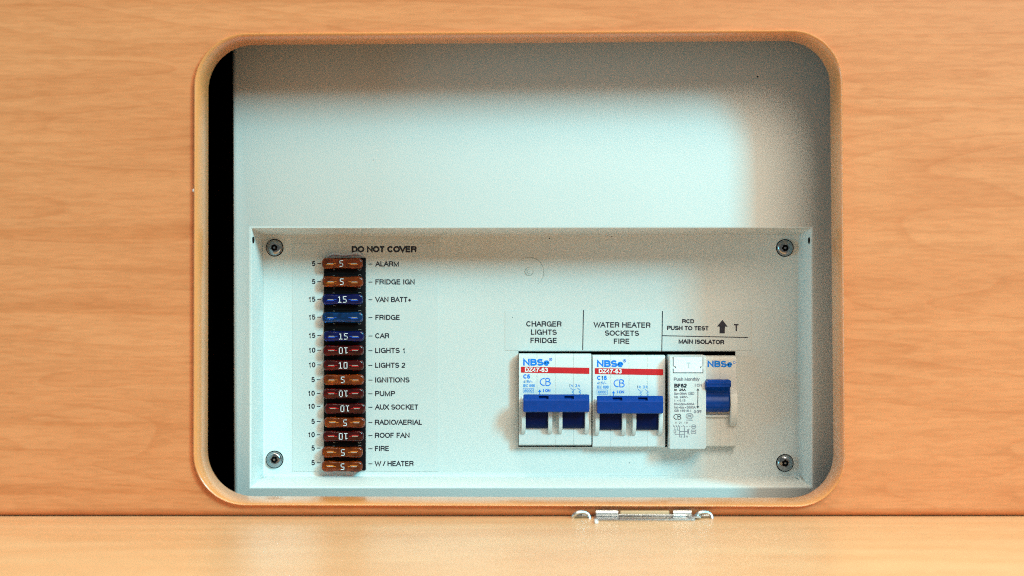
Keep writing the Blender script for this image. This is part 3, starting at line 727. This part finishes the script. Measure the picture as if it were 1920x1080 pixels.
def breaker(dx, dy, rating, label, x_off_sch):
    x0 = 972.6 + dx; br = thing('circuit_breaker', label, 'breaker', P(1040 + dx, 838 + dy, 0), 'two-pole circuit breakers with blue tie bars')
    for k in range(4):
        bm = bmesh.new(); shell(bm, x0 + 34.1 * k, x0 + 34.1 * (k + 1), 663.3 + dy + 0.12 * k, 835.6 + dy + (0.9 if dx else 0), YB + 0.00005 * (k % 2), 0.14)
        obj('housing_shell', bm, M['white'], br, 30)
    for a, b in ((977.5, 985.5), (1027.5, 1035.5), (1047.5, 1054.5), (1096.5, 1104)):
        bm = bmesh.new(); ear(bm, a + dx, b + dx, 776.5 + dy)
        bmesh.ops.bevel(bm, geom=[e for e in bm.edges if abs(e.verts[0].co.x - e.verts[1].co.x) < 1e-8], offset=0.00025, segments=2, affect='EDGES')
        obj('toggle_cheek', bm, M['white'], br, 40)
    for a, b in ((985.5, 1027.5), (1054.5, 1096.5)):
        bm = bmesh.new()
        X0, X1 = xs(a + dx, -0.009), xs(b + dx, -0.009); z = zs(776 + dy, -0.009); r = 0.0069
        prof = [(-0.0022 + r * math.cos(R(t)), z + r * math.sin(R(t))) for t in range(110, 265, 12)]
        prof = [(-0.0050, z + 0.0075)] + prof[0:0] + [(-0.0094, z + 0.0075), (-0.0094, z - 0.0010), (-0.0090, z - 0.0045), (-0.0080, z - 0.0062), (-0.0066, z - 0.0072), (-0.0050, z - 0.0074)]
        add_xprism(bm, prof, X0 + 0.00004, X1 - 0.00004)
        obj('toggle', bm, M['navy'], br, 40)
    bm = bmesh.new(); handle_bar(bm, 981.3 + dx, 1105 + dx, dy, ((1010.5 + dx, 1028.5 + dx), (1058.5 + dx, 1076 + dx)))
    obj('tie_bar', bm, M['blue'], br, 12)
    yi = YB - 0.00006
    t = 0.014
    bm = bmesh.new()
    s0, s1 = (976.8 + dx, 687.6 + dy), (1105 + dx, 690.6 + dy)
    bm.faces.new([bm.verts.new(P(a, b, yi)) for a, b in (s0, (1105 + dx, 689.6 + dy), (1105 + dx, 701 + dy), (976.8 + dx, 698.6 + dy))])
    flat('red_band', bm, M['printred'], br)
    lettering(br, [('DZ47-63', 984.3 + dx, 1027.4 + dx, 697.0 + dy, 7.8, .02, t)], M['printwhite'], yi - 0.00005)
    bm = bmesh.new()
    text_px(bm, 'NBSe', 980.8 + dx, 1030 + dx, 685.2 + dy, 12.2, yi, .032, .008)
    ring_px(bm, 1032.6 + dx, 673.8 + dy, 2.6, 0.8, yi, 16); text_px(bm, 'R', 1031.5 + dx, 1033.9 + dx, 675.2 + dy, 2.8, yi, .02)
    text_px(bm, rating, 981 + dx, (994 if rating == 'C6' else 999.5) + dx, 709.8 + dy, 7.8, yi, .03)
    cb_mark(bm, 1013 + dx, 1032 + dx, 709.2 + dy, 722.8 + dy, yi, 1.7)
    arrow(bm, 1012 + dx, 730.2 + dy, 739.5 + dy, yi, 1.3, 3.0, 4.5)
    text_px(bm, 'I ON', 1018.5 + dx, 1032 + dx, 734.8 + dy, 5.2, yi, .02)
    flat('lettering', bm, M['printblue'], br)
    bm = bmesh.new()
    text_px(bm, '415V~', 981 + dx, 999 + dx, 718 + dy, 5, yi, .01); text_px(bm, 'IEC 898', 981 + dx, 1003 + dx, 725.8 + dy, 5.4, yi, .012)
    text_px(bm, '6000', 983 + dx, 998.5 + dx, 735 + dy, 5, yi, .01)
    stroke_px(bm, [(981 + dx, 728.2 + dy), (1000.5 + dx, 728.4 + dy), (1000.3 + dx, 736.6 + dy), (981 + dx, 736.4 + dy), (981 + dx, 728.2 + dy)], 0.8, yi)
    xo = x_off_sch
    text_px(bm, '1', 1067.4 + xo, 1069.4 + xo, 725.6 + dy, 5.5, yi, .02); text_px(bm, '3', 1078.5 + xo, 1082 + xo, 725.6 + dy, 5.5, yi, .02)
    squiggle(bm, 1072.5 + xo, 727.2 + dy, yi); squiggle(bm, 1085.5 + xo, 727.2 + dy, yi)
    stroke_px(bm, [(1076 + xo, 730.2 + dy), (1079 + xo, 730.2 + dy)], 0.8, yi)
    flat('lettering', bm, M['printpale'], br)
    return br
breaker(0, 0, 'C6', 'white circuit breaker marked C6 with blue tie bar, left of the pair', 0)
breaker(138.4, 2.6, 'C16', 'white circuit breaker marked C16 with blue tie bar, beside the test module', 127)

# main isolator, partly behind the test module
iso = thing('main_isolator', 'white isolator switch with single blue lever at the right end of the row', 'isolator switch', P(1352, 838, 0))
for k, (a, b) in enumerate(((1318.5, 1350), (1350, 1380.6))):
    bm = bmesh.new(); shell(bm, a, b, 667.3, 838.2, YB + 0.0003, 0.14)
    if k == 0 or True: obj('housing_shell', bm, M['ivory'], iso, 30)
bm = bmesh.new(); ear(bm, 1369.5, 1382.5, 762)
bmesh.ops.bevel(bm, geom=[e for e in bm.edges if abs(e.verts[0].co.x - e.verts[1].co.x) < 1e-8], offset=0.0003, segments=2, affect='EDGES')
obj('toggle_cheek', bm, M['ivory'], iso, 40)
bm = bmesh.new()
prof = [(-0.0050, 714), (-0.0115, 713), (-0.0146, 714.5), (-0.0150, 718), (-0.0147, 725.5), (-0.0120, 729.5), (-0.0100, 734), (-0.0094, 741), (-0.0100, 747), (-0.0108, 754), (-0.0106, 762), (-0.0097, 768.5), (-0.0082, 772), (-0.0050, 773)]
add_xprism(bm, [(y, zs(py, y)) for y, py in prof], xs(1322, -0.012), xs(1369.0, -0.012))
bmesh.ops.bevel(bm, geom=[e for e in bm.edges if abs(e.verts[0].co.x - e.verts[1].co.x) < 1e-8], offset=0.0005, segments=3, affect='EDGES')
obj('lever', bm, M['blue'], iso, 40)
bm = bmesh.new(); prof = [(-0.0050, 710.5), (-0.0142, 712.6), (-0.0150, 716), (-0.0148, 722), (-0.0135, 727), (-0.0050, 729)]
add_xprism(bm, [(y - 0.0002, zs(py, y)) for y, py in prof], xs(1326, -0.014), xs(1370.5, -0.014))
bmesh.ops.bevel(bm, geom=list(bm.edges), offset=0.0004, segments=2, affect='EDGES')
obj('lever_grip', bm, M['blue'], iso, 40)
bm = bmesh.new(); box_px(bm, (1318, 777.5), (1374, 782.5), YB - 0.0008, YB + 0.001, 0.0003)
obj('sill', bm, M['ivory'], iso)
bm = bmesh.new(); yi = YB + 0.0003 - 0.00006
text_px(bm, 'NBSe', 1326.5, 1373, 688.0, 11.6, yi, .032, .012)
ring_px(bm, 1376.8, 679.6, 2.2, 0.8, yi, 16)
flat('lettering', bm, M['printblue'], iso)

# residual-current test module in front of the isolator
YR = -0.0122
rc = thing('residual_current_module', 'tall white test module with push button and fine black print', 'safety switch', P(1288, 844, 0))
X0, X1 = xs(1254.6, YR), xs(1324, YR); zt, zb = zs(667.5, YR), zs(842.5, YR)
prof = [(0.016, zt + 0.0002), (YR + 0.0042, zt + 0.0002), (YR + 0.0010, zt - 0.0003), (YR + 0.0003, zt - 0.0008), (YR, zt - 0.0018), (YR, zb + 0.0008), (YR + 0.0004, zb + 0.0002), (YR + 0.0012, zb), (0.016, zb)]
bm = bmesh.new(); add_xprism(bm, prof, X0, X1)
es = [e for e in bm.edges if abs(e.verts[0].co.x - e.verts[1].co.x) < 1e-8 and min(v.co.y for v in e.verts) < -0.005]
bmesh.ops.bevel(bm, geom=es, offset=0.0005, segments=3, affect='EDGES')
obj('housing', bm, M['white'], rc, 35)
def btn(bm, g, y0, y1):
    l, r_, t, b = 1263 - g, 1317.3 + g, 669.5 - g * .4, 698.3 + g
    pts = [(l, t), (r_, t), (r_, 685.5 - g * .3), (r_ - 4.6, 687.6 - g * .3), (r_ - 4.6, 690.4 + g * .3), (r_, 690.9 + g * .3), (r_, b), (l, b), (l, 690.9 + g * .3), (l + 4.6, 690.4 + g * .3), (l + 4.6, 687.6 - g * .3), (l, 685.5 - g * .3)]
    add_prism(bm, [((x - 960) * sc(y0), (540 - z) * sc(y0)) for x, z in pts], y0, y1)
bm = bmesh.new(); btn(bm, 1.25, YR - 0.00007, YR + 0.0002); obj('button_gap', bm, M['ink'], rc, 0)
bm = bmesh.new(); btn(bm, 0, YR - 0.00042, YR + 0.0001); obj('test_button', bm, M['button'], rc, 30)
bm = bmesh.new(); text_px(bm, 'T', 1286.5, 1295.5, 690, 10, YR - 0.00048, 0); flat('lettering', bm, M['faint'], rc)
yi = YR - 0.00006
bm = bmesh.new()
for it in (('BF62', 1264.3, 1287.8, 726.6, 7.0, .035), ('In  25A', 1264.3, 1286, 733.2, 4.4, .03)): text_px(bm, *it[:5], yi, it[5])
flat('lettering', bm, M['ink'], rc)
bm = bmesh.new()
for it in (('Push Monthly', 1263.5, 1311.8, 713.9, 6.0, .008), ('IΔn=30mA', 1264.3, 1288, 740, 4.2, .012), ('Un  240V~', 1264.3, 1291, 746.5, 4.2, .01), ('t  < 0.1S', 1264.3, 1285.3, 753, 4.2, .01),
           ('Im=IΔm=600A', 1264.3, 1302, 759.6, 4.2, .012), ('Inc=IΔc=3000A', 1264.3, 1304.6, 765.9, 4.2, .012), ('GB 16916.1', 1264.3, 1296, 772.2, 4.3, .01),
           ('O OFF', 1301, 1316, 774.6, 5.4, .0), ('I ON', 1303, 1316, 725, 5.4, .0)): text_px(bm, *it[:5], yi, it[5])
stroke_px(bm, [(1291.4, 735.4), (1301.2, 735.4), (1301.2, 740), (1291.4, 740), (1291.4, 735.4)], .7, yi); text_px(bm, 'ASC', 1292.6, 1300, 739.2, 2.9, yi, .01)
flat('lettering', bm, M['printgrey'], rc)
bm = bmesh.new(); cb_mark(bm, 1263.4, 1276.8, 776.6, 786.4, yi, 1.25)
arrow(bm, 1308.6, 728, 747, yi, 1.3, 2.6, 4.2); arrow(bm, 1308.4, 766, 747, yi, 1.3, 2.6, 4.2)
flat('symbol', bm, M['ink'], rc)
bm = bmesh.new()
def ell(cx, cy, rx, ry, w, n=24): stroke_px(bm, [(cx + rx * math.cos(2 * math.pi * k / n), cy + ry * math.sin(2 * math.pi * k / n)) for k in range(n + 1)], w, yi)
ell(1293, 780.2, 6.8, 5.4, .8); ell(1293, 780.2, 5.0, 3.9, .6); text_px(bm, 'CCC', 1289.6, 1296.6, 782, 3.6, yi, .02)
stroke_px(bm, [(1286.5, 787.6), (1299.5, 787.8)], 1.0, yi)
# wiring diagram
L_ = lambda pts, w=.85: stroke_px(bm, pts, w, yi)
text_px(bm, '11  21   1 N', 1265.4, 1290, 794.3, 3.6, yi, .01)
for x in (1264, 1268.5, 1273, 1282): L_([(x - 1.6, 796.5), (x + 1.4, 801)])
for x in range(1262, 1296, 5): L_([(x, 799.6), (x + 2.6, 799.7)], .7)
L_([(1265.4, 801), (1265.4, 806)]); L_([(1263.8, 806), (1267.2, 806), (1267.2, 811.5), (1263.8, 811.5), (1263.8, 806)]); L_([(1265.4, 811.5), (1266, 814.5), (1283.5, 814.5)])
L_([(1269.9, 801), (1269.9, 806.5), (1274.4, 806.5)]); L_([(1274.4, 801), (1274.4, 820)], 1.0); L_([(1283.4, 801), (1283.4, 820)], 1.0); L_([(1274.4, 809), (1289, 809.2)], 1.2)
ell(1300.8, 800, 4.2, 3.6, .8); L_([(1297.6, 800), (1304, 800)], 1.6)
L_([(1293, 804.5), (1289.5, 805.2), (1289.5, 813.2), (1293.5, 814)], 1.1); L_([(1290.5, 806.5), (1290.5, 812)], 2.2)
L_([(1296, 806.2), (1304.6, 806.4), (1304.6, 812.6), (1296, 812.4), (1296, 806.2)], .9); L_([(1297.5, 809.4), (1303, 809.4)], 1.6)
text_px(bm, '12  2 N', 1273.5, 1289.5, 820.2, 3.4, yi, .01)
flat('wiring_diagram', bm, M['printgrey'], rc)
